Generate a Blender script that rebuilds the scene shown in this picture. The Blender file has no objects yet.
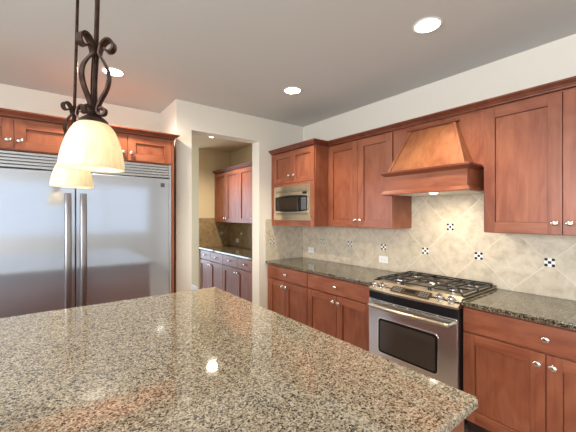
import bpy, bmesh, math, random
from mathutils import Vector, Matrix
random.seed(4)
C = bpy.context.scene.collection
SC = bpy.context.scene
PI = math.pi

# ------------------------------------------------------------------ camera
cam_d = bpy.data.cameras.new('camera')
cam_d.sensor_width = 36.0
cam_d.lens = 36.0 * 318.0 / 576.0
cam_d.clip_start = 0.02
cam_d.shift_y = -0.0009
cam = bpy.data.objects.new('camera', cam_d)
C.objects.link(cam)
cam.location = (0, 0, 1.497)
cam.rotation_euler = (PI / 2, 0, -math.atan2(0.607, 0.794))
SC.camera = cam

# ------------------------------------------------------------------ exposure / sky
SC.view_settings.view_transform = 'Standard'
SC.view_settings.look = 'None'
SC.view_settings.gamma = 1.0
SC.view_settings.exposure = 0.90
SC.view_settings.use_curve_mapping = False

world = bpy.data.worlds.new('sky')
SC.world = world
world.use_nodes = True
wn = world.node_tree
bg = wn.nodes['Background']
bg.inputs['Color'].default_value = (0.80, 0.90, 1.0, 1)
bg.inputs['Strength'].default_value = 0.5


def area_light(name, loc, rot, sx, sy, power, color):
    l = bpy.data.lights.new(name, 'AREA')
    l.shape = 'RECTANGLE'
    l.size, l.size_y, l.energy, l.color = sx, sy, power, color
    o = bpy.data.objects.new(name, l)
    C.objects.link(o)
    o.location, o.rotation_euler = loc, rot
    return o


DAY = (0.90, 0.95, 1.0)
RX, CEIL = 2.89, 2.743          # range wall plane, ceiling height
LX, BY = -3.2, -3.8             # left wall, back wall
# daylight outside the back and hall windows, added fill outside the left
area_light('daylight_back', (0.2, BY - 0.16, 1.68), (PI / 2, 0, 0), 4.8, 1.46, 7.2, (0.80, 0.88, 1.0))
area_light('fill_light_left', (LX - 0.16, -0.6, 1.60), (PI / 2, 0, -PI / 2), 4.6, 1.7, 220, DAY)  # light of an unseen, added window, evens out the range wall
area_light('daylight_hall', (0.85, 8.05 + 0.16, 1.25), (-PI / 2, 0, 0), 2.3, 2.2, 60, (0.72, 0.84, 1.0))
WARM = (1.0, 0.86, 0.68)
CAN_POWER = 72.0
PENDANT_POWER = 2.5
HOOD_POWER = 11.0


# ------------------------------------------------------------------ materials
def mat_new(name):
    m = bpy.data.materials.new(name)
    m.use_nodes = True
    nt = m.node_tree
    b = nt.nodes['Principled BSDF']
    return m, nt, b


def node(nt, typ, **kw):
    n = nt.nodes.new(typ)
    for k, v in kw.items():
        setattr(n, k, v)
    return n


def lk(nt, a, b):
    nt.links.new(a, b)


def math_n(nt, op, a, b=None):
    n = nt.nodes.new('ShaderNodeMath')
    n.operation = op
    for i, v in enumerate((a, b)):
        if v is None:
            continue
        if hasattr(v, 'is_linked') or hasattr(v, 'node'):
            nt.links.new(v, n.inputs[i])
        else:
            n.inputs[i].default_value = v
    return n.outputs[0]


def ramp(nt, fac, stops, interp='LINEAR'):
    r = nt.nodes.new('ShaderNodeValToRGB')
    r.color_ramp.interpolation = interp
    el = r.color_ramp.elements
    while len(el) < len(stops):
        el.new(0.5)
    for e, (p, c) in zip(el, stops):
        e.position = p
        e.color = (c[0], c[1], c[2], 1)
    nt.links.new(fac, r.inputs[0])
    return r.outputs[0]


def mixc(nt, fac, a, b, mode='MIX'):
    n = nt.nodes.new('ShaderNodeMix')
    n.data_type = 'RGBA'
    n.blend_type = mode
    for sock, v in ((n.inputs[0], fac), (n.inputs[6], a), (n.inputs[7], b)):
        if hasattr(v, 'node'):
            nt.links.new(v, sock)
        elif isinstance(v, (int, float)):
            sock.default_value = v
        else:
            sock.default_value = (v[0], v[1], v[2], 1)
    return n.outputs[2]


def plain(name, col, rough=0.5, metal=0.0, noise=0.0, nscale=20, bump=0.0):
    m, nt, b = mat_new(name)
    b.inputs['Base Color'].default_value = (*col, 1)
    b.inputs['Roughness'].default_value = rough
    b.inputs['Metallic'].default_value = metal
    if noise or bump:
        tc = node(nt, 'ShaderNodeTexCoord')
        nz = node(nt, 'ShaderNodeTexNoise')
        nz.inputs['Scale'].default_value = nscale
        nz.inputs['Detail'].default_value = 5
        lk(nt, tc.outputs['Object'], nz.inputs['Vector'])
        if noise:
            lo = tuple(c * (1 - noise) for c in col)
            hi = tuple(min(1, c * (1 + noise)) for c in col)
            lk(nt, ramp(nt, nz.outputs[0], [(0.3, lo), (0.7, hi)]), b.inputs['Base Color'])
        if bump:
            bp = node(nt, 'ShaderNodeBump')
            bp.inputs['Strength'].default_value = bump
            bp.inputs['Distance'].default_value = 0.002
            lk(nt, nz.outputs[0], bp.inputs['Height'])
            lk(nt, bp.outputs[0], b.inputs['Normal'])
    return m


def wood(name, axis, tone=(1, 1, 1)):
    m, nt, b = mat_new(name)
    tc = node(nt, 'ShaderNodeTexCoord')
    oi = node(nt, 'ShaderNodeObjectInfo')
    off = node(nt, 'ShaderNodeVectorMath', operation='SCALE')
    off.inputs[0].default_value = (7.3, 5.1, 9.7)
    lk(nt, oi.outputs['Random'], off.inputs['Scale'])
    add = node(nt, 'ShaderNodeVectorMath', operation='ADD')
    lk(nt, tc.outputs['Object'], add.inputs[0])
    lk(nt, off.outputs[0], add.inputs[1])

    def mapped(s_long, s_cross):
        mp = node(nt, 'ShaderNodeMapping')
        s = [s_cross] * 3
        s[axis] = s_long
        mp.inputs['Scale'].default_value = s
        lk(nt, add.outputs[0], mp.inputs['Vector'])
        return mp.outputs[0]

    def noise(vec, detail, dist):
        n = node(nt, 'ShaderNodeTexNoise')
        n.inputs['Scale'].default_value = 1.0
        n.inputs['Detail'].default_value = detail
        n.inputs['Distortion'].default_value = dist
        lk(nt, vec, n.inputs['Vector'])
        return n.outputs[0]
    grain = noise(mapped(2.2, 38), 6, 0.8)
    blotch = noise(mapped(2.5, 7), 4, 1.6)
    t = tone
    base = ramp(nt, blotch, [(0.25, (0.205 * t[0], 0.048 * t[1], 0.022 * t[2])),
                             (0.5, (0.272 * t[0], 0.083 * t[1], 0.037 * t[2])),
                             (0.75, (0.335 * t[0], 0.114 * t[1], 0.056 * t[2]))])
    streak = ramp(nt, grain, [(0.3, (0.70, 0.62, 0.58)), (0.55, (1, 1, 1))])
    col = mixc(nt, 0.55, base, streak, 'MULTIPLY')
    rnd = ramp(nt, oi.outputs['Random'], [(0, (0.88, 0.86, 0.84)), (1, (1, 1, 1))])
    col = mixc(nt, 1.0, col, rnd, 'MULTIPLY')
    lk(nt, col, b.inputs['Base Color'])
    b.inputs['Roughness'].default_value = 0.40
    b.inputs['Coat Weight'].default_value = 0.12
    b.inputs['Coat Roughness'].default_value = 0.2
    bp = node(nt, 'ShaderNodeBump')
    bp.inputs['Strength'].default_value = 0.06
    bp.inputs['Distance'].default_value = 0.001
    lk(nt, grain, bp.inputs['Height'])
    lk(nt, bp.outputs[0], b.inputs['Normal'])
    return m


def granite(name, stops, scale, blot, rough=0.06):
    m, nt, b = mat_new(name)
    tc = node(nt, 'ShaderNodeTexCoord')
    nz = node(nt, 'ShaderNodeTexNoise')
    nz.inputs['Scale'].default_value = scale * 0.6
    nz.inputs['Detail'].default_value = 2
    lk(nt, tc.outputs['Object'], nz.inputs['Vector'])
    warp = mixc(nt, 0.012, tc.outputs['Object'], nz.outputs['Color'], 'ADD')
    v = node(nt, 'ShaderNodeTexVoronoi')
    v.inputs['Scale'].default_value = scale
    lk(nt, warp, v.inputs['Vector'])
    sep = node(nt, 'ShaderNodeSeparateColor')
    lk(nt, v.outputs['Color'], sep.inputs[0])
    big = node(nt, 'ShaderNodeTexNoise')
    big.inputs['Scale'].default_value = scale * 0.16
    big.inputs['Detail'].default_value = 4
    lk(nt, tc.outputs['Object'], big.inputs['Vector'])
    shift = math_n(nt, 'MULTIPLY', math_n(nt, 'SUBTRACT', big.outputs[0], 0.5), blot)
    f = math_n(nt, 'ADD', sep.outputs[0], shift)
    col = ramp(nt, f, stops, 'CONSTANT')
    v2 = node(nt, 'ShaderNodeTexVoronoi')
    v2.inputs['Scale'].default_value = scale * 1.9
    lk(nt, warp, v2.inputs['Vector'])
    sp2 = node(nt, 'ShaderNodeSeparateColor')
    lk(nt, v2.outputs['Color'], sp2.inputs[0])
    fine = ramp(nt, sp2.outputs[1], [(0, (0.7, 0.66, 0.6)), (0.2, (0.95, 0.95, 0.95)), (0.8, (1.18, 1.16, 1.12))], 'CONSTANT')
    lk(nt, mixc(nt, 0.8, col, fine, 'MULTIPLY'), b.inputs['Base Color'])
    b.inputs['Roughness'].default_value = rough
    b.inputs['IOR'].default_value = 2.0
    return m


def tile(name, lo, mid, hi, grout):
    """12-inch travertine set on the diagonal; object space x along the wall, z up, a corner of the grid at the origin"""
    m, nt, b = mat_new(name)
    tc = node(nt, 'ShaderNodeTexCoord')
    sx = node(nt, 'ShaderNodeSeparateXYZ')
    lk(nt, tc.outputs['Object'], sx.inputs[0])
    s = math_n(nt, 'DIVIDE', math_n(nt, 'ADD', sx.outputs[0], sx.outputs[2]), 0.4694)
    t = math_n(nt, 'DIVIDE', math_n(nt, 'SUBTRACT', sx.outputs[0], sx.outputs[2]), 0.4694)

    def dist(q):
        fr = math_n(nt, 'FRACT', math_n(nt, 'ADD', q, 0.5))
        return math_n(nt, 'ABSOLUTE', math_n(nt, 'SUBTRACT', fr, 0.5))
    d = math_n(nt, 'MINIMUM', dist(s), dist(t))
    line = ramp(nt, d, [(0.006, (0, 0, 0)), (0.012, (1, 1, 1))])
    cmb = node(nt, 'ShaderNodeCombineXYZ')
    lk(nt, math_n(nt, 'FLOOR', s), cmb.inputs[0])
    lk(nt, math_n(nt, 'FLOOR', t), cmb.inputs[1])
    wnz = node(nt, 'ShaderNodeTexWhiteNoise')
    lk(nt, cmb.outputs[0], wnz.inputs[0])
    off = node(nt, 'ShaderNodeVectorMath', operation='SCALE')
    off.inputs['Scale'].default_value = 9.0
    lk(nt, wnz.outputs['Color'], off.inputs[0])
    add = node(nt, 'ShaderNodeVectorMath', operation='ADD')
    lk(nt, tc.outputs['Object'], add.inputs[0])
    lk(nt, off.outputs[0], add.inputs[1])
    nz = node(nt, 'ShaderNodeTexNoise')
    nz.inputs['Scale'].default_value = 13
    nz.inputs['Detail'].default_value = 8
    nz.inputs['Roughness'].default_value = 0.62
    nz.inputs['Distortion'].default_value = 0.35
    lk(nt, add.outputs[0], nz.inputs['Vector'])
    body = ramp(nt, nz.outputs[0], [(0.28, lo), (0.5, mid), (0.72, hi)])
    var = ramp(nt, wnz.outputs[0], [(0, (0.91, 0.90, 0.89)), (1, (1.0, 1.0, 1.0))])
    body = mixc(nt, 1.0, body, var, 'MULTIPLY')
    lk(nt, mixc(nt, line, grout, body), b.inputs['Base Color'])
    b.inputs['Roughness'].default_value = 0.45
    bp = node(nt, 'ShaderNodeBump')
    bp.inputs['Strength'].default_value = 0.4
    bp.inputs['Distance'].default_value = 0.002
    lk(nt, line, bp.inputs['Height'])
    lk(nt, bp.outputs[0], b.inputs['Normal'])
    return m


def steel(name, axis, col=(0.59, 0.605, 0.635), rough=0.22, streak=220, wide=0.35):
    """brushed stainless, brush marks along `axis`"""
    m, nt, b = mat_new(name)
    tc = node(nt, 'ShaderNodeTexCoord')
    mp = node(nt, 'ShaderNodeMapping')
    s = [streak] * 3
    s[axis] = 2.0
    mp.inputs['Scale'].default_value = s
    lk(nt, tc.outputs['Object'], mp.inputs['Vector'])
    nz = node(nt, 'ShaderNodeTexNoise')
    nz.inputs['Scale'].default_value = 1
    nz.inputs['Detail'].default_value = 3
    lk(nt, mp.outputs[0], nz.inputs['Vector'])
    b2 = node(nt, 'ShaderNodeBsdfPrincipled')
    tint = ramp(nt, nz.outputs[0], [(0.3, tuple(c * 0.985 for c in col)), (0.7, tuple(min(1, c * 1.015) for c in col))])
    for q, rr in ((b, rough), (b2, 0.48)):
        q.inputs['Metallic'].default_value = 1
        q.inputs['Roughness'].default_value = rr
        lk(nt, tint, q.inputs['Base Color'])
    mx = node(nt, 'ShaderNodeMixShader')
    mx.inputs[0].default_value = wide
    lk(nt, b.outputs[0], mx.inputs[1])
    lk(nt, b2.outputs[0], mx.inputs[2])
    lk(nt, mx.outputs[0], nt.nodes['Material Output'].inputs['Surface'])
    return m


def emit(name, col, strength):
    m, nt, b = mat_new(name)
    b.inputs['Base Color'].default_value = (*col, 1)
    b.inputs['Emission Color'].default_value = (*col, 1)
    b.inputs['Emission Strength'].default_value = strength
    return m


M = {}
M['wall'] = plain('wall_paint', (0.72, 0.675, 0.585), 0.85, bump=0.15, nscale=160)
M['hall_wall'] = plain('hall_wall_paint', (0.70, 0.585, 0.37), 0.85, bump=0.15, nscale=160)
M['ceil'] = plain('ceiling_paint', (0.58, 0.585, 0.57), 0.9, bump=0.3, nscale=90)
M['white'] = plain('white_trim_paint', (0.78, 0.77, 0.74), 0.4)
M['wood_v'] = wood('cherry_stained_maple_upright', 2)
M['wood_h'] = wood('cherry_stained_maple_level', 0)
M['wood_d'] = wood('cherry_stained_moulding', 0, (0.62, 0.48, 0.42))
M['hood_wood'] = wood('warm_toned_maple', 2, (1.12, 1.3, 1.1))  # cabinet maple in a lighter, yellower tone
M['toe'] = plain('toe_kick_brown', (0.05, 0.022, 0.015), 0.6)
M['isl'] = granite('speckled_tan_granite',
                   [(0.0, (0.026, 0.024, 0.021)), (0.13, (0.105, 0.085, 0.060)), (0.26, (0.225, 0.185, 0.128)),
                    (0.46, (0.335, 0.288, 0.208)), (0.78, (0.46, 0.42, 0.335))], 205, 0.42)
M['ctr'] = granite('dark_olive_granite',
                   [(0.0, (0.012, 0.011, 0.009)), (0.22, (0.045, 0.040, 0.027)), (0.44, (0.105, 0.090, 0.058)),
                    (0.74, (0.175, 0.152, 0.10)), (0.93, (0.30, 0.275, 0.205))], 150, 0.4)
M['tile'] = tile('travertine_tile', (0.43, 0.355, 0.255), (0.57, 0.49, 0.37), (0.67, 0.595, 0.465), (0.66, 0.59, 0.47))
M['tile_hall'] = tile('shade_browned_travertine', (0.20, 0.125, 0.055), (0.36, 0.245, 0.12), (0.48, 0.35, 0.19), (0.40, 0.30, 0.18))  # pantry shade is put into these browner, darker tile colours
M['steel_h'] = steel('brushed_steel_level', 0, wide=0.22)
M['steel_f'] = steel('steel_door_blue_cast', 0, (0.55, 0.59, 0.66), rough=0.085, wide=0.38)  # cool light on the doors is tinted into the steel colour
M['steel_v'] = steel('brushed_steel_upright', 2, rough=0.2)
M['steel_bar'] = steel('steel_bar_dark_reflection', 2, (0.33, 0.315, 0.32), 0.16)  # dark surroundings mirrored by the handles, put into the steel colour
M['steel_warm'] = steel('steel_warm_reflection', 0, (0.43, 0.375, 0.285), 0.22)  # warm ceiling-lamp reflection is tinted into this steel
M['steel_mw'] = steel('steel_trim_golden_reflection', 0, (0.70, 0.61, 0.46), 0.18, wide=0.2)  # golden reflection on the microwave is put into the base colour
M['nickel'] = plain('satin_nickel', (0.72, 0.70, 0.66), 0.22, 1.0)
M['chrome'] = plain('polished_steel', (0.75, 0.74, 0.72), 0.12, 1.0)
M['black'] = plain('gloss_black', (0.012, 0.012, 0.013), 0.12)
M['black_satin'] = plain('satin_black', (0.018, 0.018, 0.019), 0.35)
M['grate'] = plain('cast_iron', (0.022, 0.021, 0.023), 0.38, 0.3, noise=0.2, nscale=60)
M['glass_dark'] = plain('dark_oven_glass', (0.055, 0.043, 0.036), 0.08)
M['mw_glass'] = plain('dark_microwave_glass', (0.030, 0.020, 0.014), 0.06)
for q in ('black', 'mw_glass', 'glass_dark'):
    M[q].node_tree.nodes['Principled BSDF'].inputs['Specular IOR Level'].default_value = 0.25
M['panel_grey'] = plain('grey_keypad', (0.10, 0.11, 0.12), 0.3)
M['display'] = plain('brown_display_glass', (0.05, 0.032, 0.014), 0.08)
M['plastic'] = plain('white_plastic', (0.80, 0.79, 0.76), 0.35)
M['slot'] = plain('dark_slot', (0.06, 0.055, 0.05), 0.6)
M['bronze'] = plain('brushed_bronze_iron', (0.060, 0.032, 0.023), 0.33, 0.75, noise=0.5, nscale=45)
M['lens'] = emit('lit_lamp_lens', (1.0, 0.88, 0.68), 14.0)
M['hood_lens'] = emit('lit_hood_lamp', (1.0, 0.9, 0.72), 3.0)
M['bulb'] = emit('lit_bulb', (1.0, 0.88, 0.68), 4.0)
M['dark_tile'] = plain('brown_mosaic', (0.030, 0.020, 0.018), 0.2)
M['light_tile'] = plain('cream_mosaic', (0.84, 0.82, 0.77), 0.3)


def _shade():
    m, nt, b = mat_new('frosted_amber_glass')
    tc = node(nt, 'ShaderNodeTexCoord')
    mp = node(nt, 'ShaderNodeMapping')
    mp.inputs['Scale'].default_value = (90, 90, 6)
    lk(nt, tc.outputs['Object'], mp.inputs['Vector'])
    nz = node(nt, 'ShaderNodeTexNoise')
    nz.inputs['Scale'].default_value = 1
    nz.inputs['Detail'].default_value = 5
    lk(nt, mp.outputs[0], nz.inputs['Vector'])
    col = ramp(nt, nz.outputs[0], [(0.3, (0.84, 0.76, 0.58)), (0.6, (0.92, 0.87, 0.73))])
    tr = node(nt, 'ShaderNodeBsdfTranslucent')
    df = node(nt, 'ShaderNodeBsdfDiffuse')
    gl = node(nt, 'ShaderNodeBsdfGlossy')
    gl.inputs['Roughness'].default_value = 0.25
    lk(nt, col, tr.inputs['Color'])
    lk(nt, col, df.inputs['Color'])
    m1 = node(nt, 'ShaderNodeMixShader')
    m1.inputs[0].default_value = 0.45
    lk(nt, tr.outputs[0], m1.inputs[1])
    lk(nt, df.outputs[0], m1.inputs[2])
    m2 = node(nt, 'ShaderNodeMixShader')
    m2.inputs[0].default_value = 0.05
    lk(nt, m1.outputs[0], m2.inputs[1])
    lk(nt, gl.outputs[0], m2.inputs[2])
    lk(nt, m2.outputs[0], nt.nodes['Material Output'].inputs['Surface'])
    return m


M['shade'] = _shade()


def _pane():
    m, nt, b = mat_new('window_glass')
    tr = node(nt, 'ShaderNodeBsdfTransparent')
    gl = node(nt, 'ShaderNodeBsdfGlossy')
    gl.inputs['Roughness'].default_value = 0.02
    mx = node(nt, 'ShaderNodeMixShader')
    mx.inputs[0].default_value = 0.06
    lk(nt, tr.outputs[0], mx.inputs[1])
    lk(nt, gl.outputs[0], mx.inputs[2])
    lk(nt, mx.outputs[0], nt.nodes['Material Output'].inputs['Surface'])
    return m


M['pane'] = _pane()


def _floor():
    m, nt, b = mat_new('plank_floor')
    tc = node(nt, 'ShaderNodeTexCoord')
    br = node(nt, 'ShaderNodeTexBrick')
    br.inputs['Scale'].default_value = 1.0
    br.inputs['Brick Width'].default_value = 1.4
    br.inputs['Row Height'].default_value = 0.11
    br.inputs['Mortar Size'].default_value = 0.002
    br.inputs['Color1'].default_value = (0.27, 0.21, 0.165, 1)
    br.inputs['Color2'].default_value = (0.34, 0.265, 0.21, 1)
    br.inputs['Mortar'].default_value = (0.13, 0.1, 0.08, 1)
    lk(nt, tc.outputs['Object'], br.inputs['Vector'])
    lk(nt, br.outputs['Color'], b.inputs['Base Color'])
    b.inputs['Roughness'].default_value = 0.3
    return m


M['floor'] = _floor()


# ------------------------------------------------------------------ mesh helpers
class MB:
    def __init__(self):
        self.bm = bmesh.new()
        self.mi = 0

    def face(self, vs):
        try:
            f = self.bm.faces.new(vs)
            f.material_index = self.mi
            return f
        except ValueError:
            return None

    def box(self, x0, x1, y0, y1, z0, z1):
        v = [self.bm.verts.new(p) for p in ((x0, y0, z0), (x1, y0, z0), (x1, y1, z0), (x0, y1, z0),
                                            (x0, y0, z1), (x1, y0, z1), (x1, y1, z1), (x0, y1, z1))]
        for q in ((0, 3, 2, 1), (4, 5, 6, 7), (0, 1, 5, 4), (1, 2, 6, 5), (2, 3, 7, 6), (3, 0, 4, 7)):
            self.face([v[i] for i in q])
        return self

    def prism(self, pts, axis, a, b):
        """polygon pts (2-D) extruded along axis from a to b"""
        def P(p, t):
            c = [0, 0, 0]
            o = [i for i in range(3) if i != axis]
            c[o[0]], c[o[1]], c[axis] = p[0], p[1], t
            return c
        A = [self.bm.verts.new(P(p, a)) for p in pts]
        B = [self.bm.verts.new(P(p, b)) for p in pts]
        n = len(pts)
        self.face(A)
        self.face(B[::-1])
        for i in range(n):
            self.face([A[i], B[i], B[(i + 1) % n], A[(i + 1) % n]])
        return self

    def hexa(self, p):
        v = [self.bm.verts.new(q) for q in p]
        for q in ((0, 3, 2, 1), (4, 5, 6, 7), (0, 1, 5, 4), (1, 2, 6, 5), (2, 3, 7, 6), (3, 0, 4, 7)):
            self.face([v[i] for i in q])
        return self

    def lathe(self, prof, n=32, cx=0, cy=0, cz=0, axis=2, sx=1.0, closed=False):
        """prof: (r, t) along axis"""
        rings = []
        for r, t in prof:
            ring = []
            for k in range(n):
                a = 2 * PI * k / n
                p = [r * math.cos(a) * sx, r * math.sin(a), t]
                if axis == 1:
                    p = [p[0], p[2], p[1]]
                elif axis == 0:
                    p = [p[2], p[0], p[1]]
                ring.append(self.bm.verts.new((p[0] + cx, p[1] + cy, p[2] + cz)))
            rings.append(ring)
        for A, B in zip(rings, rings[1:]):
            for k in range(n):
                self.face([A[k], A[(k + 1) % n], B[(k + 1) % n], B[k]])
        if not closed:
            self.face(rings[0][::-1])
            self.face(rings[-1])
        else:
            A, B = rings[-1], rings[0]
            for k in range(n):
                self.face([A[k], A[(k + 1) % n], B[(k + 1) % n], B[k]])
        return self

    def tube(self, pts, r, n=10):
        pts = [Vector(p) for p in pts]
        rings = []
        for i, p in enumerate(pts):
            d = (pts[min(i + 1, len(pts) - 1)] - pts[max(i - 1, 0)]).normalized()
            u = d.cross(Vector((0, 0, 1)))
            if u.length < 1e-3:
                u = d.cross(Vector((1, 0, 0)))
            u.normalize()
            w = d.cross(u)
            rr = r[i] if isinstance(r, (list, tuple)) else r
            rings.append([self.bm.verts.new(p + rr * (math.cos(2 * PI * k / n) * u + math.sin(2 * PI * k / n) * w)) for k in range(n)])
        for A, B in zip(rings, rings[1:]):
            for k in range(n):
                self.face([A[k], A[(k + 1) % n], B[(k + 1) % n], B[k]])
        self.face(rings[0][::-1])
        self.face(rings[-1])
        return self

    def sweep(self, path, prof):
        """mitred sweep of prof (out, z) along a level path; out is to the right of travel"""
        n = len(path)
        P = [Vector(p) for p in path]
        rings = []
        for i in range(n):
            ds = []
            if i > 0:
                ds.append((P[i] - P[i - 1]).normalized())
            if i < n - 1:
                ds.append((P[i + 1] - P[i]).normalized())
            ns = [Vector((d.y, -d.x)) for d in ds]
            if len(ns) == 2:
                m = (ns[0] + ns[1])
                m = m / m.dot(ns[0])
            else:
                m = ns[0]
            rings.append([self.bm.verts.new((P[i].x + o * m.x, P[i].y + o * m.y, z)) for o, z in prof])
        k = len(prof)
        for A, B in zip(rings, rings[1:]):
            for j in range(k):
                self.face([A[j], A[(j + 1) % k], B[(j + 1) % k], B[j]])
        self.face(rings[0][::-1])
        self.face(rings[-1])
        return self

    def build(self, name, mats, parent=None, bevel=0.0, smooth=False, loc=(0, 0, 0), segs=2):
        bmesh.ops.recalc_face_normals(self.bm, faces=self.bm.faces[:])
        me = bpy.data.meshes.new(name)
        self.bm.to_mesh(me)
        self.bm.free()
        for m in (mats if isinstance(mats, (list, tuple)) else [mats]):
            me.materials.append(m)
        o = bpy.data.objects.new(name, me)
        C.objects.link(o)
        o.location = loc
        if parent is not None:
            o.parent = parent
        if smooth:
            for p in me.polygons:
                p.use_smooth = True
            if smooth != 'all':
                e = o.modifiers.new('es', 'EDGE_SPLIT')
                e.split_angle = math.radians(40)
        if bevel:
            bv = o.modifiers.new('bevel', 'BEVEL')
            bv.width = bevel
            bv.segments = segs
            bv.limit_method = 'ANGLE'
            bv.angle_limit = math.radians(40)
        return o


def tag(o, label, cat, group=None):
    o['label'] = label
    o['category'] = cat
    if group:
        o['group'] = group
    return o


def thing(name, label, cat, loc=(0, 0, 0), rz=0.0, group=None):
    o = bpy.data.objects.new(name, None)
    o.empty_display_size = 0.1
    C.objects.link(o)
    o.location = loc
    o.rotation_euler = (0, 0, rz)
    return tag(o, label, cat, group)


def struct(o):
    o['kind'] = 'structure'
    return o


def copy_tree(o, parent=None):
    c = o.copy()
    C.objects.link(c)
    if parent is not None:
        c.parent = parent
    for ch in list(o.children):
        copy_tree(ch, c)
    return c


def rounded(x0, x1, y0, y1, r, n=6, corners=(1, 1, 1, 1)):
    pts = []
    for k, (cx, cy, a0) in enumerate(((x1 - r, y1 - r, 0), (x0 + r, y1 - r, 90), (x0 + r, y0 + r, 180), (x1 - r, y0 + r, 270))):
        if corners[k]:
            for i in range(n + 1):
                a = math.radians(a0 + 90 * i / n)
                pts.append((cx + r * math.cos(a), cy + r * math.sin(a)))
        else:
            pts.append(((x0, x1)[k in (0, 3)], (y0, y1)[k in (0, 1)]))
    return pts


BX = RX - 0.0015      # backs of the things on the range wall
RIGHT = -PI / 2      # things on the range wall: local -y looks to world -x, local x runs to world -y

# ------------------------------------------------------------------ the setting
HALL_Y = 5.65        # back wall of the pantry niche
struct(MB().box(LX - 0.15, RX + 0.15, BY - 0.15, 8.2, -0.1, 0).build('floor', M['floor']))
struct(MB().box(LX - 0.15, RX + 0.15, BY - 0.15, 8.2, CEIL, CEIL + 0.1).build('ceiling', M['ceil']))
struct(MB().box(1.285, RX, 3.6, 8.05, CEIL - 0.004, CEIL - 0.0002).build('ceiling_pantry', M['hall_wall']))
struct(MB().box(RX, RX + 0.15, BY - 0.15, 3.6, 0, CEIL).build('wall_right', M['wall']))
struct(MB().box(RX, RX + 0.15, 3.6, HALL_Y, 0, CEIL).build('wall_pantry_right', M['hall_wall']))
w = MB()
w.box(1.116, 1.285, 3.43, 3.60, 0, CEIL)
w.box(1.285, 2.162, 3.43, 3.60, 2.44, CEIL)
w.box(2.162, RX, 3.43, 3.60, 0, CEIL)
struct(w.build('wall_far', M['wall']))
struct(MB().box(1.116, 1.285, 3.60, 4.15, 0, CEIL).build('wall_alcove_side', M['wall']))
struct(MB().box(LX, 1.116, 4.03, 4.15, 0, CEIL).build('wall_alcove_back', M['wall']))
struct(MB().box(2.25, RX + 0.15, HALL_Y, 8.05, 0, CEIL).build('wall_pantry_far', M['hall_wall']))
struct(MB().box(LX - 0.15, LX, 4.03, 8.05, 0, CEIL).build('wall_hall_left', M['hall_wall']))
struct(MB().box(2.235, 2.25, HALL_Y + 0.02, 8.05, 0, 0.17).build('baseboard_hall', M['white'], bevel=0.004))


def wall_with_window(name, along, a0, a1, plane, thick, w0, w1, z0, z1, number, mull):
    """along: 0 = runs in x, 1 = runs in y; the wall occupies plane..plane+thick; returns nothing"""
    def bx(mb, p, q, t0, t1, za, zb):
        if along == 0:
            mb.box(p, q, t0, t1, za, zb)
        else:
            mb.box(t0, t1, p, q, za, zb)
    lo, hi = min(plane, plane + thick), max(plane, plane + thick)
    m = MB()
    bx(m, a0, w0, lo, hi, 0, CEIL)
    bx(m, w1, a1, lo, hi, 0, CEIL)
    bx(m, w0, w1, lo, hi, 0, z0)
    bx(m, w0, w1, lo, hi, z1, CEIL)
    struct(m.build(name, M['wall']))
    f = MB()
    t = 0.05
    bx(f, w0, w1, lo + 0.03, lo + 0.09, z0, z0 + t)
    bx(f, w0, w1, lo + 0.03, lo + 0.09, z1 - t, z1)
    for k in range(mull + 1):
        c = w0 + (w1 - w0) * k / mull
        c = min(max(c, w0 + t / 2), w1 - t / 2)
        bx(f, c - t / 2, c + t / 2, lo + 0.03, lo + 0.09, z0 + t, z1 - t)
    fr = struct(f.build('window_%d' % number, M['white']))
    p = MB()
    bx(p, w0 + t, w1 - t, lo + 0.055, lo + 0.061, z0 + t, z1 - t)
    p.build('pane', M['pane'], fr)


wall_with_window('wall_back', 0, LX - 0.15, RX + 0.15, BY, -0.15, -2.2, 2.6, 0.95, 2.41, 1, 4)
wall_with_window('wall_left', 1, BY, 4.03, LX, -0.15, -2.9, 1.7, 0.75, 2.45, 2, 4)  # left window is unseen, added for frontal light on the range wall
wall_with_window('wall_hall', 0, LX - 0.15, 2.25, 8.05, 0.15, -0.35, 2.05, 0.08, 2.40, 3, 2)


# ------------------------------------------------------------------ cabinets
GAP = 0.0045


def knob(parent, x, y, z):
    """oval nickel knob with its base on the plane y, pointing to local -y"""
    prof = [(0.008, 0.0), (0.007, -0.010), (0.007, -0.013), (0.0155, -0.016), (0.0175, -0.021), (0.0155, -0.026), (0.007, -0.0285), (0.001, -0.029)]
    return MB().lathe(prof, 16, x, y, z, axis=1, sx=1.25).build('knob', M['nickel'], parent, smooth='all')


def door(parent, x0, x1, z0, z1, yf, knob_at=None, st=0.072):
    """shaker door: frame with stiles and rails, set-back panel, knob; front face on plane y = yf"""
    th = 0.020
    x0 += GAP / 2; x1 -= GAP / 2; z0 += GAP / 2; z1 -= GAP / 2
    b = MB()
    b.mi = 0
    b.box(x0, x0 + st, yf, yf + th, z0, z1)
    b.box(x1 - st, x1, yf, yf + th, z0, z1)
    b.mi = 1
    b.box(x0 + st, x1 - st, yf + 0.0006, yf + th, z0, z0 + st)
    b.box(x0 + st, x1 - st, yf + 0.0006, yf + th, z1 - st, z1)
    d = b.build('door', [M['wood_v'], M['wood_h']], parent, bevel=0.0012)
    MB().box(x0 + st + 0.003, x1 - st - 0.003, yf + 0.012, yf + 0.0185, z0 + st + 0.003, z1 - st - 0.003).build('panel', M['wood_v'], d)
    if knob_at:
        knob(d, knob_at[0], yf, knob_at[1])
    return d


def drawer(parent, x0, x1, z0, z1, yf):
    b = MB().box(x0 + GAP / 2, x1 - GAP / 2, yf, yf + 0.02, z0 + GAP / 2, z1 - GAP / 2)
    d = b.build('drawer', M['wood_h'], parent, bevel=0.003)
    knob(d, (x0 + x1) / 2, yf, (z0 + z1) / 2)
    return d


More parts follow.
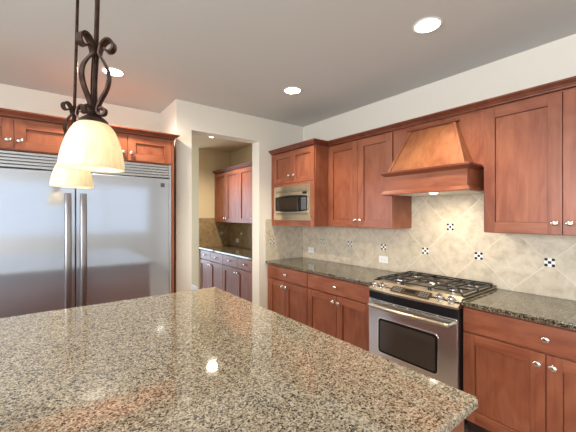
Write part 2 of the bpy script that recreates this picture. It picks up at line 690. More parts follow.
def wall_cabinet(label, loc, rz, width, depth, z0, z1, splits, knobs, dz0=None, dz1=None, group=None, face=None):
    """local x 0..width, back at y=0, door faces at y=-depth; splits = door edges in x; knobs = 'l'/'r' side per door"""
    t = thing('wall_cabinet', label, 'cabinet', loc, rz, group)
    yf = -depth
    b = MB()
    b.box(0, width, yf + 0.0205, 0, z0, z1)
    if face:
        for q in face:
            b.box(*q)
    b.build('body', M['wood_v'], t, bevel=0.0015)
    dz0 = z0 + 0.004 if dz0 is None else dz0
    dz1 = z1 - 0.012 if dz1 is None else dz1
    for (a, c), k in zip(splits, knobs):
        kx = c - 0.036 if k == 'r' else a + 0.036
        door(t, a, c, dz0, dz1, yf, (kx, dz0 + 0.072))
    return t


def base_cabinet(label, loc, rz, width, splits, drawers, knobs, depth=0.62, group=None):
    t = thing('base_cabinet', label, 'cabinet', loc, rz, group)
    yf = -depth
    MB().box(0, width, yf + 0.0205, 0, 0.10, 0.882).build('body', M['wood_v'], t, bevel=0.0015)
    MB().box(0.0, width, yf + 0.085, 0, 0.0, 0.10).build('toe_kick', M['toe'], t)
    for a, c in drawers:
        drawer(t, a, c, 0.715, 0.872, yf)
    for (a, c), k in zip(splits, knobs):
        kx = c - 0.036 if k == 'r' else a + 0.036
        door(t, a, c, 0.112, 0.705, yf, (kx, 0.705 - 0.062))
    return t


UP0, UP1 = 1.372, 2.285
XU, XB, XM = 0.33, 0.62, 0.54     # upper, base and microwave-cabinet depth
SYM = 1.754                       # hood / range bay: y 0.984 .. 1.754

# uppers on the range wall (local x=0 at the far end, running towards the camera)
wall_cabinet('two-door reddish wall cabinet between the microwave cabinet and the wooden hood', (BX, 2.600, 0), RIGHT, 2.600 - SYM, XU, UP0, UP1,
             [(0.005, 0.435), (0.435, 0.846)], 'rl')
wall_cabinet('large reddish wall cabinet to the right of the wooden hood', (BX, 0.984, 0), RIGHT, 0.90, XU, UP0, UP1,
             [(0, 0.45), (0.45, 0.90)], 'rl')
# microwave cabinet: deeper, an open bay below two small doors, and a filler by the wall
t = thing('microwave_cabinet', 'deep reddish wall cabinet holding the built-in microwave beside the pantry opening', 'cabinet', (BX, 3.4285, 0), RIGHT)
MW = 0.83
b = MB()
yb = -XM + 0.0205
b.box(0, MW, -0.02, 0, UP0, UP1)
b.box(0, 0.02, yb, -0.02, UP0, UP1)
b.box(MW - 0.02, MW, yb, -0.02, UP0, UP1)
b.box(0.02, MW - 0.02, yb, -0.02, UP0, UP0 + 0.02)
b.box(0.02, MW - 0.02, yb, -0.02, UP1 - 0.02, UP1)
b.box(0.02, MW - 0.02, yb, -0.02, 1.865, 1.885)
b.build('body', M['wood_v'], t, bevel=0.0015)
b = MB()
fy0, fy1 = -XM, -XM + 0.0205
b.box(0, 0.082, fy0, fy1, UP0, 1.885)
b.box(0.772, MW, fy0, fy1, UP0, 1.885)
b.box(0, 0.05, fy0, fy1, 1.885, UP1)
b.mi = 1
b.box(0.082, 0.772, fy0, fy1, UP0, 1.440)
b.box(0.082, 0.772, fy0, fy1, 1.850, 1.885)
b.build('face_frame', [M['wood_v'], M['wood_h']], t, bevel=0.0015)
door(t, 0.05, 0.435, 1.887, UP1 - 0.012, -XM, (0.435 - 0.042, 1.887 + 0.092), st=0.065)
door(t, 0.435, MW - 0.005, 1.887, UP1 - 0.012, -XM, (0.435 + 0.042, 1.887 + 0.092), st=0.065)

# crown over the range-wall run
CROWN = [(-0.04, UP1 + 0.0006), (0.002, UP1 + 0.0006), (0.002, UP1 - 0.004), (0.012, UP1 - 0.004), (0.013, UP1 + 0.008), (0.020, UP1 + 0.011), (0.022, UP1 + 0.017), (0.034, UP1 + 0.025),
         (0.038, UP1 + 0.031), (0.046, UP1 + 0.033), (0.046, UP1 + 0.045), (-0.04, UP1 + 0.045)]
tag(MB().sweep([(RX - XM - 0.0025, 3.4285), (RX - XM - 0.0025, 2.5965), (RX - XU - 0.002, 2.5965), (RX - XU - 0.002, 0.081), (BX, 0.081)], CROWN).build('crown_molding', M['wood_d'], bevel=0.001),
    'long dark cherry crown molding stepping along the tops of the range-wall cabinets', 'molding')

# base cabinets on the range wall
base_cabinet('narrower base cabinet in the corner beside the pantry opening, under dark granite', (BX, 3.4285, 0), RIGHT, 0.802,
             [(0.055, 0.395), (0.395, 0.800)], [(0.055, 0.800)], 'rl')
base_cabinet('wide base cabinet with one drawer and two doors just left of the range', (BX, 2.625, 0), RIGHT, 2.625 - 1.760,
             [(0.003, 0.44), (0.44, 0.862)], [(0.003, 0.862)], 'rl')
base_cabinet('base cabinet with one wide drawer and two doors right of the range', (BX, 1.005, 0), RIGHT, 0.923,
             [(0.004, 0.458), (0.458, 0.919)], [(0.004, 0.919)], 'rl')


def slab(name, x0, x1, y0, y1, z0, z1, m, r=0.012, corners=(0, 0, 0, 0), bev=0.006):
    return MB().prism(rounded(x0, x1, y0, y1, r, corners=corners), 2, z0, z1).build(name, m, bevel=bev, segs=3)


CT0, CT1 = 0.882, 0.914
tag(slab('countertop', 2.25, BX, 1.762, 3.4285, CT0, CT1, M['ctr']), 'dark olive granite countertop between the pantry wall and the range', 'countertop')
tag(slab('countertop', 2.25, BX, 0.078, 1.003, CT0, CT1, M['ctr']), 'dark olive granite countertop to the right of the range', 'countertop')

# ------------------------------------------------------------------ backsplashes
def accents(parent, spots, s=0.063, dy=-0.0105):
    for x, z in spots:
        b = MB()
        q = s / 3
        for i in range(3):
            for j in range(3):
                b.mi = 1 if (i + j) % 2 == 0 else 0
                g = 0.0012
                xa, za = x - s / 2 + i * q + g, z - s / 2 + j * q + g
                b.box(xa, xa + q - 2 * g, dy - 0.003, dy + 0.001, za, za + q - 2 * g)
        b.mi = 0
        b.box(x - s / 2, x + s / 2, dy - 0.001, dy + 0.001, z - s / 2, z + s / 2)
        b.build('mosaic_accent', [M['light_tile'], M['dark_tile']], parent)


AZ = 1.160
# tile face on local y=-0.010; origin on a corner of the diagonal grid
t = tag(MB().box(-3.428 + 1.611, 1.611 - 0.08, -0.010, 0, CT1 + 0.0005 - AZ, UP0 - 0.0005 - AZ).box(1.611 - SYM, 1.611 - 0.984, -0.010, 0, UP0 - AZ, 1.72 - AZ)
        .build('backsplash', M['tile'], loc=(BX, 1.611, AZ)), 'beige diagonal stone tile backsplash running behind the range', 'backsplash')
t.rotation_euler = (0, 0, RIGHT)
accents(t, [(0.4694 * k, 0) for k in (-3, -2, -1, 0, 1, 2, 3)] + [(0.2347, 0.2347)])
t = tag(MB().box(2.252 - 2.351, RX - 0.0125 - 2.351, -0.010, 0, CT1 + 0.0005 - AZ, 1.3705 - AZ).box(2.252 - 2.351, 2.3475 - 2.351, -0.010, 0, 1.3705 - AZ, 1.448 - AZ).build('backsplash', M['tile'], loc=(2.351, 3.4285, AZ)),
        'short beige stone tile backsplash on the pantry wall under the microwave', 'backsplash')
accents(t, [(0, 0)])
b = MB()
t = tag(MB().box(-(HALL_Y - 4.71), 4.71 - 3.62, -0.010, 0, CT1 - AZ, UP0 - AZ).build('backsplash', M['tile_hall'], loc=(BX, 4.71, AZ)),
        'shade-darkened stone tile backsplash under the wall cabinet inside the pantry', 'backsplash')
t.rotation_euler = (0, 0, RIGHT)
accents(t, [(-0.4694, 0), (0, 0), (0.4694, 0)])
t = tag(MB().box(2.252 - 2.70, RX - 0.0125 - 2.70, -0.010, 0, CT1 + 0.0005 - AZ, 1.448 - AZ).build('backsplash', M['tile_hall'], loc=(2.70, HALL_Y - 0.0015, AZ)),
        'shade-darkened stone tile backsplash on the far end wall of the pantry', 'backsplash')
accents(t, [(0, 0)])


def outlet(label, loc, rz):
    t = thing('wall_outlet', label, 'outlet', loc, rz, 'white outlets on the backsplash')
    MB().box(-0.057, 0.057, -0.006, 0, -0.036, 0.036).build('cover_plate', M['plastic'], t, bevel=0.003)
    f = MB().box(-0.034, 0.034, -0.0085, -0.005, -0.017, 0.017).build('outlet_face', M['plastic'], t, bevel=0.0015)
    for xx in (-0.017, 0.017):
        for zz in (-0.007, 0.007):
            MB().box(xx - 0.005, xx + 0.005, -0.0092, -0.008, zz - 0.001, zz + 0.001).build('slot', M['slot'], f)
    return t


outlet('white outlet lying sideways on the backsplash just left of the range', (BX - 0.0102, 2.081, 1.026), RIGHT)
outlet('white outlet on the range-wall backsplash near the corner, under the microwave', (BX - 0.0102, 3.245, 1.026), RIGHT)
outlet('white outlet on the shade-darkened tile inside the pantry', (BX - 0.0102, 5.33, 1.026), RIGHT)

# ------------------------------------------------------------------ range hood
t = thing('range_hood', 'tapered honey-brown wooden range hood above the stove', 'range hood', (BX, 1.369, 0), RIGHT)
HW = 0.345
b = MB()
b.box(-0.383, 0.383, -0.318, -0.0105, 1.86, UP1)
b.build('back_panel', M['wood_v'], t)
zb0, zb1 = 1.690, 1.850
yo = -0.50
b = MB()
b.box(-HW, HW, yo, yo + 0.02, zb0, zb1)
b.box(-HW, -HW + 0.02, yo + 0.02, -0.0105, zb0, zb1)
b.box(HW - 0.02, HW, yo + 0.02, -0.0105, zb0, zb1)
b.build('apron', M['wood_h'], t, bevel=0.002)
b = MB()
b.box(-HW + 0.02, HW - 0.02, yo + 0.02, -0.0105, zb0 - 0.010, zb0 + 0.006)
b.build('liner', M['white'], t)
hy = -0.3185
top = [(-HW, hy), (-HW, yo), (HW, yo), (HW, hy)]
def mould(name, prof):
    return MB().sweep([(HW, hy), (HW, yo), (-HW, yo), (-HW, hy)][::-1], prof).build(name, M['wood_d'] if name == 'mantel_molding' else M['wood_h'], t, bevel=0.0012)
mould('mantel_molding', [(0, zb1 - 0.016), (0.008, zb1 - 0.012), (0.018, zb1 + 0.002), (0.030, zb1 + 0.008), (0.030, zb1 + 0.022), (0.0, zb1 + 0.030)])
mould('bottom_molding', [(0, zb0 - 0.014), (0.026, zb0 - 0.014), (0.026, zb0 - 0.004), (0.014, zb0 + 0.010), (0.008, zb0 + 0.022), (0, zb0 + 0.022)])
# tapered chimney: front face slopes back to the panel, sides slope in
zt0, zt1 = 1.878, 2.226
bw, tw = 0.322, 0.192
yb_, yt_ = yo + 0.015, -0.352
b = MB()
b.hexa([(-bw, yb_, zt0), (bw, yb_, zt0), (bw, hy, zt0), (-bw, hy, zt0), (-tw, yt_, zt1), (tw, yt_, zt1), (tw, hy, zt1), (-tw, hy, zt1)])
b.build('chimney', M['hood_wood'], t, bevel=0.002)
for s in (-1, 1):
    b = MB()
    e = 0.010
    q = [(s * (bw - 0.022), yb_ - e, zt0), (s * (bw + 0.004), yb_ - e, zt0), (s * (bw + 0.004), yb_ + 0.02, zt0), (s * (bw - 0.022), yb_ + 0.02, zt0),
         (s * (tw - 0.022), yt_ - e, zt1), (s * (tw + 0.004), yt_ - e, zt1), (s * (tw + 0.004), yt_ + 0.02, zt1), (s * (tw - 0.022), yt_ + 0.02, zt1)]
    b.hexa(q)
    b.build('corner_strip', M['hood_wood'], t, bevel=0.002)
MB().box(-tw - 0.022, tw + 0.022, yt_ - 0.018, hy, zt1, zt1 + 0.018).build('top_molding', M['wood_d'], t, bevel=0.003)
for x in (0.03,):
    l_ = MB().lathe([(0.020, 0.0), (0.032, 0.004), (0.034, 0.008)], 20, x, -0.37, zb0 - 0.0182).build('hood_lamp', M['hood_lens'], t)
ld = bpy.data.lights.new('hood_light', 'SPOT')
ld.energy, ld.color, ld.spot_size, ld.spot_blend, ld.shadow_soft_size = HOOD_POWER, WARM, 2.6, 0.8, 0.04
lo = bpy.data.objects.new('hood_light', ld)
C.objects.link(lo)
lo.parent = t
lo.location = (0.03, -0.37, zb0 - 0.022)
lo.rotation_euler = (math.radians(18), 0, 0)

# ------------------------------------------------------------------ built-in microwave
t = thing('microwave', 'stainless built-in microwave with black window in the deep cabinet', 'microwave', (BX, 3.003, 1.440), RIGHT)
fy = -XM - 0.001
W2 = 0.349
b = MB()
b.box(-0.33, 0.33, -XM + 0.02, -0.05, 0.006, 0.40)
b.build('case', M['black_satin'], t)
H = 0.412
b = MB()
b.box(-W2, W2, fy - 0.012, fy, -0.002, 0.085)
b.box(-W2, W2, fy - 0.012, fy, H - 0.075, H)
b.box(-W2, -W2 + 0.040, fy - 0.012, fy, 0.085, H - 0.075)
b.box(W2 - 0.030, W2, fy - 0.012, fy, 0.085, H - 0.075)
b.build('trim_frame', M['steel_mw'], t, bevel=0.003)
s_ = MB()
for zz in (0.062, 0.074, H - 0.070, H - 0.058):
    s_.box(-W2 + 0.05, W2 - 0.05, fy - 0.0132, fy - 0.011, zz, zz + 0.005)
s_.build('vent_slot', M['slot'], t)
d = MB().box(-W2 + 0.041, W2 - 0.031, fy - 0.020, fy + 0.02, 0.087, H - 0.077).build('door', M['steel_mw'], t, bevel=0.004)
# black window with bowed upper and lower edges
x0, x1 = -W2 + 0.050, 0.175
pts = []
n = 14
for i in range(n + 1):
    f_ = i / n
    pts.append((x0 + (0.315 - 0.0 - x0) * f_, 0.113 - 0.014 * math.sin(PI * f_) + 0.0))
for i in range(n + 1):
    f_ = 1 - i / n
    pts.append((x0 + (0.315 - x0) * f_, H - 0.130 + 0.016 * math.sin(PI * f_)))
MB().prism(pts, 1, fy - 0.026, fy - 0.018).build('black_front', M['black'], d, bevel=0.003)
MB().prism(rounded(x0 + 0.045, 0.165, 0.128, H - 0.146, 0.012), 1, fy - 0.028, fy - 0.025).build('glass', M['mw_glass'], d)
b = MB()
b.mi = 0
b.box(0.215, 0.300, fy - 0.0275, fy - 0.025, 0.125, H - 0.150)
b.mi = 1
for i in range(3):
    for j in range(5):
        xa, za = 0.222 + i * 0.026, 0.131 + j * 0.025
        b.box(xa, xa + 0.019, fy - 0.0285, fy - 0.027, za, za + 0.016)
b.build('keypad', [M['panel_grey'], M['slot']], d)
MB().box(0.232, 0.300, fy - 0.0235, fy - 0.019, H - 0.110, H - 0.082).build('display', M['black'], d)
MB().tube([(0.19, fy - 0.030, 0.105), (0.19, fy - 0.048, 0.125), (0.19, fy - 0.052, 0.20), (0.19, fy - 0.048, 0.265), (0.19, fy - 0.030, 0.29)], 0.007, 8).build('handle', M['black'], d, smooth='all')

# ------------------------------------------------------------------ gas range
t = thing('gas_range', 'stainless slide-in gas range with black grates and oven door', 'range', (BX, 1.3825, 0), RIGHT)
RW = 0.3735
b = MB()
b.box(-RW + 0.004, RW - 0.004, -0.645, -0.02, 0.04, 0.905)
b.build('body', M['black_satin'], t)
for sx in (-0.33, 0.33):
    for sy in (-0.58, -0.08):
        MB().lathe([(0.018, 0), (0.018, 0.01), (0.01, 0.012), (0.01, 0.042)], 12, sx, sy, 0).build('foot', M['black_satin'], t)
# cooktop
b = MB()
b.box(-RW - 0.008, RW + 0.008, -0.585, -0.03, 0.916, 0.930)
b.build('cooktop', M['steel_warm'], t, bevel=0.004)
b = MB()
for s in (-1, 1):
    b.box(s * RW - 0.008, s * RW + 0.008, -0.585, -0.03, 0.9305, 0.938)
b.box(-RW + 0.008, RW - 0.008, -0.045, -0.03, 0.9305, 0.938)
b.build('cooktop_rim', M['black'], t, bevel=0.002)
# slanted control panel with a slight bow
n = 12
def bow(x):
    return 0.018 * (1 - (x / RW) ** 2)
b = MB()
A, B_, Cc, D = [], [], [], []
for i in range(n + 1):
    x = -RW + 2 * RW * i / n
    A.append(b.bm.verts.new((x, -0.590, 0.932)))
    B_.append(b.bm.verts.new((x, -0.672 - bow(x), 0.872)))
    Cc.append(b.bm.verts.new((x, -0.672 - bow(x), 0.858)))
    D.append(b.bm.verts.new((x, -0.590, 0.858)))
for i in range(n):
    for P, Q in ((A, B_), (B_, Cc), (Cc, D), (D, A)):
        b.face([P[i], P[i + 1], Q[i + 1], Q[i]])
b.face([A[0], B_[0], Cc[0], D[0]])
b.face([A[-1], B_[-1], Cc[-1], D[-1]])
cp = b.build('control_panel', M['steel_warm'], t)
ang = math.atan2(0.932 - 0.872, 0.672 + 0.012 - 0.590)     # tilt of the panel face


def on_panel(x, s):
    """point on the slanted face, s = 0 at the back edge, 1 at the front edge"""
    return Vector((x, -0.590 + s * (-0.082 - bow(x)), 0.932 - 0.060 * s))


nrm = Vector((0, -math.sin(ang), math.cos(ang)))
R_ = Matrix.Rotation(ang, 4, 'X')
for x in (-0.325, -0.245, 0.235, 0.315):
    k = MB().lathe([(0.027, 0), (0.027, 0.004), (0.022, 0.006), (0.020, 0.030), (0.016, 0.034), (0.002, 0.035)], 20).build('knob', M['chrome'], t, smooth=True)
    k.location = on_panel(x, 0.52) + nrm * 0.0005
    k.rotation_euler = (ang, 0, 0)
    MB().box(-0.003, 0.003, -0.019, 0.019, 0.033, 0.041).build('grip', M['chrome'], k, bevel=0.001)
ds = MB().box(-0.165, 0.165, -0.033, 0.033, 0, 0.004).build('display', M['display'], t, bevel=0.0015)
ds.location = on_panel(0.0, 0.50) + nrm * 0.0002
ds.rotation_euler = (ang, 0, 0)
for i in range(4):
    for j in range(3):
        b = MB()
        b.box(0.075 + i * 0.02, 0.088 + i * 0.02, -0.022 + j * 0.017, -0.012 + j * 0.017, 0.004, 0.0052).build('key', M['panel_grey'], ds)
        b = MB()
        b.box(-0.150 + i * 0.02, -0.137 + i * 0.02, -0.022 + j * 0.017, -0.012 + j * 0.017, 0.004, 0.0052).build('key', M['panel_grey'], ds)
MB().box(-0.045, 0.045, -0.012, 0.020, 0.004, 0.005).build('clock_screen', M['black'], ds)
# black band under the panel
b = MB()
A = []
pts = [(-RW, -0.60)] + [(-RW + 2 * RW * i / n, -0.664 - bow(-RW + 2 * RW * i / n)) for i in range(n + 1)] + [(RW, -0.60)]
b.prism(pts, 2, 0.796, 0.8575)
b.build('black_band', M['black'], t, bevel=0.003)
# oven door
df = -0.672
dr = MB().prism(rounded(-RW + 0.004, RW - 0.004, 0.205, 0.790, 0.012, 4), 1, df, -0.646).build('oven_door', M['steel_h'], t, bevel=0.004)
s_ = MB()
for i in range(6):
    xa = -0.345 + i * 0.117
    s_.box(xa, xa + 0.100, df - 0.0012, df + 0.002, 0.776, 0.785)
s_.build('vent_slot', M['slot'], dr)
MB().prism(rounded(-0.276, 0.240, 0.358, 0.652, 0.032, 6), 1, df - 0.004, df + 0.001).build('window_trim', M['chrome'], dr, bevel=0.0015)
MB().prism(rounded(-0.270, 0.234, 0.364, 0.646, 0.028, 6), 1, df - 0.0055, df - 0.003).build('window_surround', M['black'], dr, bevel=0.001)
MB().prism(rounded(-0.252, 0.216, 0.382, 0.628, 0.018, 6), 1, df - 0.0062, df - 0.005).build('window_glass', M['glass_dark'], dr)
hp = []
for i in range(25):
    f_ = i / 24
    x = -0.335 + 0.67 * f_
    hp.append((x, df - 0.046 - 0.016 * math.sin(PI * f_), 0.748))
hd = MB().tube(hp, 0.0155, 14).build('handle', M['steel_warm'], dr, smooth='all')
for s in (-1, 1):
    MB().tube([(s * 0.325, df - 0.001, 0.748), (s * 0.325, df - 0.046, 0.748)], 0.011, 10).build('handle_mount', M['steel_warm'], hd, smooth=True)
MB().prism(rounded(-RW + 0.004, RW - 0.004, 0.055, 0.198, 0.010, 4), 1, df, -0.646).build('storage_drawer', M['steel_h'], t, bevel=0.004)
# burners and grates
spots = [(-0.235, -0.43, 0.052), (-0.235, -0.17, 0.042), (0.235, -0.43, 0.046), (0.235, -0.17, 0.052), (0.0, -0.30, 0.040)]
for x, y, r in spots:
    bb = MB().lathe([(r + 0.012, 0.930), (r + 0.008, 0.936), (r, 0.940), (r, 0.945)], 24, x, y).build('burner', M['chrome'], t, smooth=True)
    MB().lathe([(r - 0.004, 0.945), (r - 0.002, 0.950), (r - 0.006, 0.953), (0.004, 0.954)], 24, x, y).build('burner_cap', M['grate'], bb, smooth=True)


def grate(x0, x1, y0, y1, centres):
    zt = 0.957
    g = MB()
    w_ = 0.0055
    for x in (x0, x1):
        g.box(x - w_, x + w_, y0 - w_, y1 + w_, zt - 0.010, zt)
    for y in (y0, y1, (y0 + y1) / 2):
        g.box(x0 + w_, x1 - w_, y - w_, y + w_, zt - 0.010, zt)
    for x in (x0, x1):
        for y in (y0, y1, (y0 + y1) / 2):
            g.box(x - w_, x + w_, y - w_, y + w_, 0.9303, zt - 0.010)
    for cx, cy in centres:
        ry = (y1 - y0) / 4 if len(centres) == 2 else (y1 - y0) / 4
        for dx, dy, lx, ly in ((1, 0, (x1 - x0) / 2, 0), (-1, 0, (x1 - x0) / 2, 0), (0, 1, 0, ry), (0, -1, 0, ry)):
            a0 = 0.022
            if dx:
                p0, p1 = sorted((cx + dx * a0, cx + dx * (lx - w_)))
                g.box(p0, p1, cy - 0.005, cy + 0.005, zt - 0.010, zt + 0.004)
            else:
                p0, p1 = sorted((cy + dy * a0, cy + dy * (ly - w_)))
                g.box(cx - 0.005, cx + 0.005, p0, p1, zt - 0.010, zt + 0.004)
    return g.build('grate', M['grate'], t, bevel=0.002)


grate(-0.355, -0.125, -0.565, -0.060, [(-0.235, -0.43), (-0.235, -0.19)])
grate(-0.108, 0.108, -0.565, -0.060, [(0.0, -0.30)])
grate(0.125, 0.355, -0.565, -0.060, [(0.235, -0.43), (0.235, -0.19)])

# ------------------------------------------------------------------ refrigerator and its surround
FY = 3.34
FX0, FX1, FXM = -0.610, 1.040, 0.214
t = thing('refrigerator', 'wide stainless double-door built-in refrigerator with long upright handles', 'refrigerator', (FXM, 4.02, 0), 0)
dep = 4.02 - FY
ww = (FX1 - FX0) / 2
b = MB()
b.box(-ww, ww, -dep + 0.065, 0, 0.02, 2.015)
b.build('case', M['black_satin'], t)
MB().box(-ww + 0.02, ww - 0.02, -dep + 0.05, -dep + 0.066, 0.0, 0.095).build('toe_grille', M['slot'], t)
b = MB()
for x0, x1 in ((-ww, -ww + 0.022), (ww - 0.022, ww)):
    b.box(x0, x1, -dep + 0.004, -dep + 0.066, 0.10, 2.015)
b.build('side_trim', M['steel_v'], t, bevel=0.002)
b = MB()
zz = 1.882
while zz < 2.0:
    b.prism([(-dep + 0.008, zz), (-dep + 0.004, zz + 0.003), (-dep + 0.0045, zz + 0.0215), (-dep + 0.05, zz + 0.0215), (-dep + 0.05, zz)], 0, -ww + 0.023, ww - 0.023)
    zz += 0.0262
b.build('louver_grille', M['steel_h'], t, bevel=0.001)
for s, x0, x1 in ((-1, -ww + 0.024, -0.004), (1, 0.004, ww - 0.024)):
    d = MB().box(x0, x1, -dep, -dep + 0.06, 0.105, 1.872).build('door', M['steel_f'], t, bevel=0.005, segs=3)
    hx = s * 0.056
    hy0 = -dep - 0.058
    hp = [(hx, -dep - 0.022 - 0.036 * math.sin(PI * min(1, max(0, f_))) ** 0.5, 0.60 + 1.09 * f_) for f_ in [i / 24 for i in range(25)]]
    hb = MB()
    rings = []
    for (x, y, z) in hp:
        rings.append([hb.bm.verts.new((x + 0.024 * math.cos(PI * k / 8), y + 0.008 * math.sin(PI * k / 8), z)) for k in range(16)])
    for P, Q in zip(rings, rings[1:]):
        for k in range(16):
            hb.face([P[k], P[(k + 1) % 16], Q[(k + 1) % 16], Q[k]])
    hb.face(rings[0][::-1]); hb.face(rings[-1])
    hd = hb.build('handle', M['steel_bar'], d, smooth=True)
    for z in (0.615, 1.675):
        MB().box(hx - 0.019, hx + 0.019, -dep - 0.026, -dep - 0.0002, z - 0.014, z + 0.014).build('handle_mount', M['steel_v'], hd, bevel=0.002)
    if s == 1:
        MB().box(x1 - 0.085, x1 - 0.045, -dep - 0.003, -dep - 0.0002, 1.785, 1.825).build('badge', M['slot'], d, bevel=0.002)
        # the other door's gasket line
# over-refrigerator cabinets
cabd = 4.03 - 3.35
wall_cabinet('short two-door cabinet over the left half of the refrigerator', (-0.606, 4.0285, 0), 0, 0.82, cabd, 2.020, UP1,
             [(0, 0.410), (0.410, 0.82)], 'rl', dz0=2.026, group=None)
wall_cabinet('short two-door cabinet over the right half of the refrigerator, beside the pillar', (0.214, 4.0285, 0), 0, 0.828, cabd, 2.020, UP1,
             [(0, 0.414), (0.414, 0.828)], 'rl', dz0=2.026)
tag(MB().box(1.043, 1.068, 3.348, 4.0285, 0, UP1).build('end_panel', M['wood_v'], bevel=0.0015), 'tall narrow cherry end panel between the refrigerator and the white pillar', 'panel')
tag(MB().sweep([(-0.608, 3.346), (1.066, 3.346), (1.066, 3.425)], CROWN).build('crown_molding', M['wood_d'], bevel=0.001),
    'dark cherry crown molding above the refrigerator cabinets', 'molding')

# ------------------------------------------------------------------ pantry cabinets
NB = 3.72
wall_cabinet('far two-door wall cabinet in the pantry, against its end wall', (BX, HALL_Y - 0.0015, 0), RIGHT, 0.955, XU, UP0, UP1,
             [(0.004, 0.475), (0.475, 0.955)], 'rl')
wall_cabinet('near two-door wall cabinet in the pantry, half hidden by the opening edge', (BX, HALL_Y - 0.957, 0), RIGHT, 0.955, XU, UP0, UP1,
             [(0, 0.478), (0.478, 0.955)], 'rl')
tag(MB().sweep([(RX - XU, HALL_Y - 0.0015), (RX - XU, HALL_Y - 1.912)], CROWN).build('crown_molding', M['wood_d'], bevel=0.001),
    'dark cherry crown molding on the wall cabinets inside the pantry', 'molding')
base_cabinet('far base cabinet in the pantry, against its end wall', (BX, HALL_Y - 0.0015, 0), RIGHT, 0.955, [(0.004, 0.475), (0.475, 0.953)],
             [(0.004, 0.475), (0.475, 0.953)], 'rl')
base_cabinet('near base cabinet in the pantry, partly hidden by the opening edge', (BX, HALL_Y - 0.957, 0), RIGHT, 0.955, [(0.002, 0.478), (0.478, 0.953)],
             [(0.002, 0.478), (0.478, 0.953)], 'rl')
tag(slab('countertop', 2.25, BX, HALL_Y - 1.93, HALL_Y - 0.0015, CT0, CT1, M['ctr']), 'dark granite countertop inside the pantry', 'countertop')

# ------------------------------------------------------------------ island
IX0, IX1, IY0, IY1 = -1.0, 1.107, 0.436, 2.43
t = thing('kitchen_island', 'reddish-brown kitchen island base under the speckled tan granite', 'island', (0.05, 1.43, 0), 0)
bx0, bx1, by0, by1 = IX0 + 0.04 - 0.05, IX1 - 0.04 - 0.05, IY0 + 0.03 - 1.43, IY1 - 0.04 - 1.43
MB().box(bx0 + 0.022, bx1 - 0.022, by0 + 0.022, by1 - 0.022, 0.10, 0.8815).build('body', M['wood_v'], t)
MB().box(bx0 + 0.07, bx1 - 0.07, by0 + 0.07, by1 - 0.07, 0.0, 0.10).build('toe_kick', M['toe'], t)
def side_panel(a0, a1, fixed, out, axis):
    b = MB()
    st = 0.09
    lo_, hi_ = min(fixed, fixed - out * 0.0215), max(fixed, fixed - out * 0.0215)
    def q(p0, p1, z0, z1, ins=0):
        l2, h2 = (lo_ + (0.010 if out < 0 and ins else 0), hi_ - (0.010 if out > 0 and ins else 0))
        if axis == 0:
            b.box(p0, p1, l2, h2, z0, z1)
        else:
            b.box(l2, h2, p0, p1, z0, z1)
    q(a0, a0 + st, 0.10, 0.8815); q(a1 - st, a1, 0.10, 0.8815)
    mid = (a0 + a1) / 2
    q(mid - st / 2, mid + st / 2, 0.10 + st, 0.8815 - st)
    b.mi = 1
    q(a0 + st, a1 - st, 0.10, 0.10 + st); q(a0 + st, a1 - st, 0.8815 - st, 0.8815)
    b.mi = 0
    q(a0 + st, mid - st / 2, 0.10 + st, 0.8815 - st, 1); q(mid + st / 2, a1 - st, 0.10 + st, 0.8815 - st, 1)
    b.build('side_panel', [M['wood_v'], M['wood_h']], t, bevel=0.0015)
side_panel(by0, by1, bx1, 1, 1)
side_panel(by0, by1, bx0, -1, 1)
side_panel(bx0 + 0.022, bx1 - 0.022, by0, -1, 0)
side_panel(bx0 + 0.022, bx1 - 0.022, by1, 1, 0)
tag(slab('island_countertop', IX0, IX1, IY0, IY1, CT0, CT1, M['isl'], r=0.016, corners=(1, 1, 1, 1), bev=0.006),
    'big polished tan granite island countertop with dark speckles', 'countertop')


# ------------------------------------------------------------------ pendant lights
def catmull(pts, k=6):
    P = [Vector(p) for p in pts]
    out = []
    for i in range(len(P) - 1):
        p0, p1, p2, p3 = P[max(i - 1, 0)], P[i], P[i + 1], P[min(i + 2, len(P) - 1)]
        for j in range(k):
            s = j / k
            out.append(0.5 * ((2 * p1) + (-p0 + p2) * s + (2 * p0 - 5 * p1 + 4 * p2 - p3) * s * s + (-p0 + 3 * p1 - 3 * p2 + p3) * s ** 3))
    out.append(P[-1])
    return out


SCROLL = [(0.018, 0.192), (0.025, 0.197), (0.034, 0.192), (0.032, 0.178), (0.021, 0.174), (0.011, 0.182), (0.0115, 0.198),
          (0.021, 0.224), (0.036, 0.256), (0.043, 0.288), (0.039, 0.318), (0.025, 0.345), (0.0125, 0.364), (0.012, 0.374),
          (0.018, 0.396), (0.030, 0.412), (0.043, 0.415), (0.053, 0.406), (0.054, 0.390), (0.046, 0.379), (0.035, 0.378), (0.029, 0.386)]


LEAN = Matrix.Rotation(math.radians(1.7), 3, Vector((0.607, 0.794, 0))).to_euler()     # both hang a little out of plumb


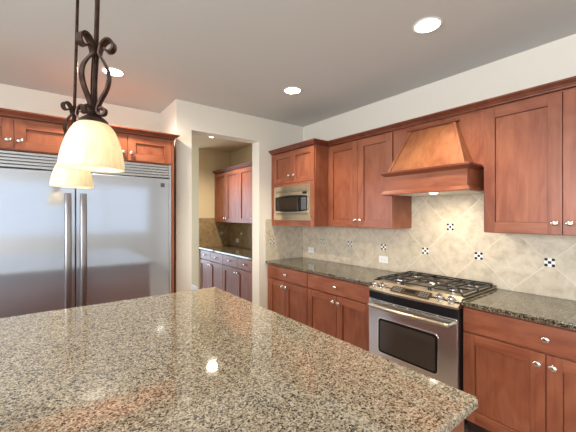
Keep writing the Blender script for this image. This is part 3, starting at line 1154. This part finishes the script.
def pendant(label, loc, rz):
    """origin at the centre of the shade's rim; loc z = rim height"""
    t = thing('pendant_light', label, 'pendant light', loc, rz, 'pendant lights over the island')
    t.rotation_euler = LEAN
    top = CEIL - loc[2] - 0.002
    MB().lathe([(0.060, top - 0.0005), (0.060, top - 0.010), (0.052, top - 0.020), (0.020, top - 0.030), (0.010, top - 0.034)], 28).build('ceiling_canopy', M['bronze'], t, smooth=True)
    MB().tube([(0, 0, 0.176), (0, 0, top - 0.03)], 0.0072, 12).build('rod', M['bronze'], t, smooth=True)
    MB().lathe([(0.043, 0.145), (0.041, 0.154), (0.028, 0.165), (0.016, 0.173), (0.012, 0.182), (0.008, 0.184)], 28).build('shade_cap', M['bronze'], t, smooth=True)
    path = catmull(SCROLL, 5)
    for a in (-32, 88, 208):
        a = math.radians(a)
        rad, tan = Vector((math.cos(a), math.sin(a), 0)), Vector((-math.sin(a), math.cos(a), 0))
        b = MB()
        rings = []
        for i, p in enumerate(path):
            d = (path[min(i + 1, len(path) - 1)] - path[max(i - 1, 0)]).normalized()
            nr = Vector((-d.y, d.x))
            wd = 0.010 + 0.005 * max(0.0, min(1.0, (p.y - 0.36) / 0.04))
            ring = []
            for su, sn in ((-1, -1), (1, -1), (1, 1), (-1, 1)):
                q = Vector((p.x, p.y)) + nr * (0.0030 * sn)
                ring.append(b.bm.verts.new(rad * q.x + tan * (wd * su) + Vector((0, 0, q.y))))
            rings.append(ring)
        for P, Q in zip(rings, rings[1:]):
            for k in range(4):
                b.face([P[k], P[(k + 1) % 4], Q[(k + 1) % 4], Q[k]])
        b.face(rings[0][::-1]); b.face(rings[-1])
        b.build('scroll', M['bronze'], t, smooth=True)
    outer = [(0.0925 * f_, z * 0.965) for f_, z in ((1.0, 0), (0.985, 0.02), (0.955, 0.04), (0.91, 0.062), (0.85, 0.083), (0.77, 0.105), (0.68, 0.125), (0.56, 0.142), (0.43, 0.152), (0.30, 0.158))]
    inner = [(r - 0.004, z - (0.003 if i > 4 else 0)) for i, (r, z) in enumerate(outer)]
    o3 = catmull([(r, z, 0) for r, z in outer], 3)
    i3 = catmull([(r, z, 0) for r, z in inner], 3)
    prof = [(p.x, p.y) for p in o3] + [(p.x, p.y) for p in reversed(i3)]
    MB().lathe(prof, 48, closed=True).build('lamp_shade', M['shade'], t, smooth='all')
    MB().lathe([(0.014, 0.150), (0.014, 0.115)], 14).build('socket', M['plastic'], t)
    MB().lathe([(0.010, 0.115), (0.013, 0.108), (0.026, 0.085), (0.030, 0.068), (0.026, 0.050), (0.014, 0.040), (0.003, 0.037)], 20).build('bulb', M['bulb'], t, smooth='all')
    l = bpy.data.lights.new('bulb_light', 'POINT')
    l.energy, l.color, l.shadow_soft_size = PENDANT_POWER, (1.0, 0.92, 0.76), 0.032
    o = bpy.data.objects.new('bulb_light', l)
    C.objects.link(o)
    o.parent = t
    o.location = (0, 0, 0.062)
    return t


pendant('nearer and larger-looking pendant light, full cream glass bell with wrought iron scrolls', (0.121, 1.19, 1.646), 0.0)
pendant('farther pendant light, its cream bell half hidden behind the nearer shade', (0.109, 1.935, 1.640), 0.0)


# ------------------------------------------------------------------ recessed ceiling lights
def can(label, x, y, power, col=WARM, cone=106, size=1.0):
    t = thing('recessed_light', label, 'ceiling light', (x, y, CEIL - (0.004 if y > 3.6 else 0)), 0, 'recessed ceiling lights')
    t.scale = (size, size, 1)
    MB().lathe([(0.076, -0.0005), (0.092, -0.0005), (0.090, -0.005), (0.078, -0.006), (0.075, -0.003)], 36, closed=True).build('trim_ring', M['white'], t, smooth=True)
    MB().lathe([(0.075, -0.0006), (0.075, -0.003), (0.03, -0.0036)], 36).build('lens', M['lens'], t)
    l = bpy.data.lights.new('can_light', 'SPOT')
    l.energy, l.color, l.spot_size, l.spot_blend, l.shadow_soft_size = power, col, math.radians(cone), 0.7, 0.07
    o = bpy.data.objects.new('can_light', l)
    C.objects.link(o)
    o.parent = t
    o.location = (0, 0, -0.012)
    return t


can('recessed ceiling light nearest the camera, above the range aisle', 1.99, 1.10, CAN_POWER)
can('recessed ceiling light straight above the aisle by the microwave cabinet', 1.96, 2.49, CAN_POWER)
can('recessed ceiling light seen right of the pendant rods, before the refrigerator', 0.47, 3.11, CAN_POWER * 1.5, cone=168)
can('small recessed light in the pantry ceiling, seen through the opening', 2.09, 4.70, CAN_POWER * 1.5, cone=160, size=0.6)
can('added recessed fill light, unseen behind the camera, right side', 1.95, -0.35, CAN_POWER)  # this lamp and the two below are added for the lighting
can('added recessed fill light, unseen over the left side of the room', -1.2, 1.6, CAN_POWER)
can('added recessed fill light, unseen behind the camera, left side', -1.0, -1.8, CAN_POWER)
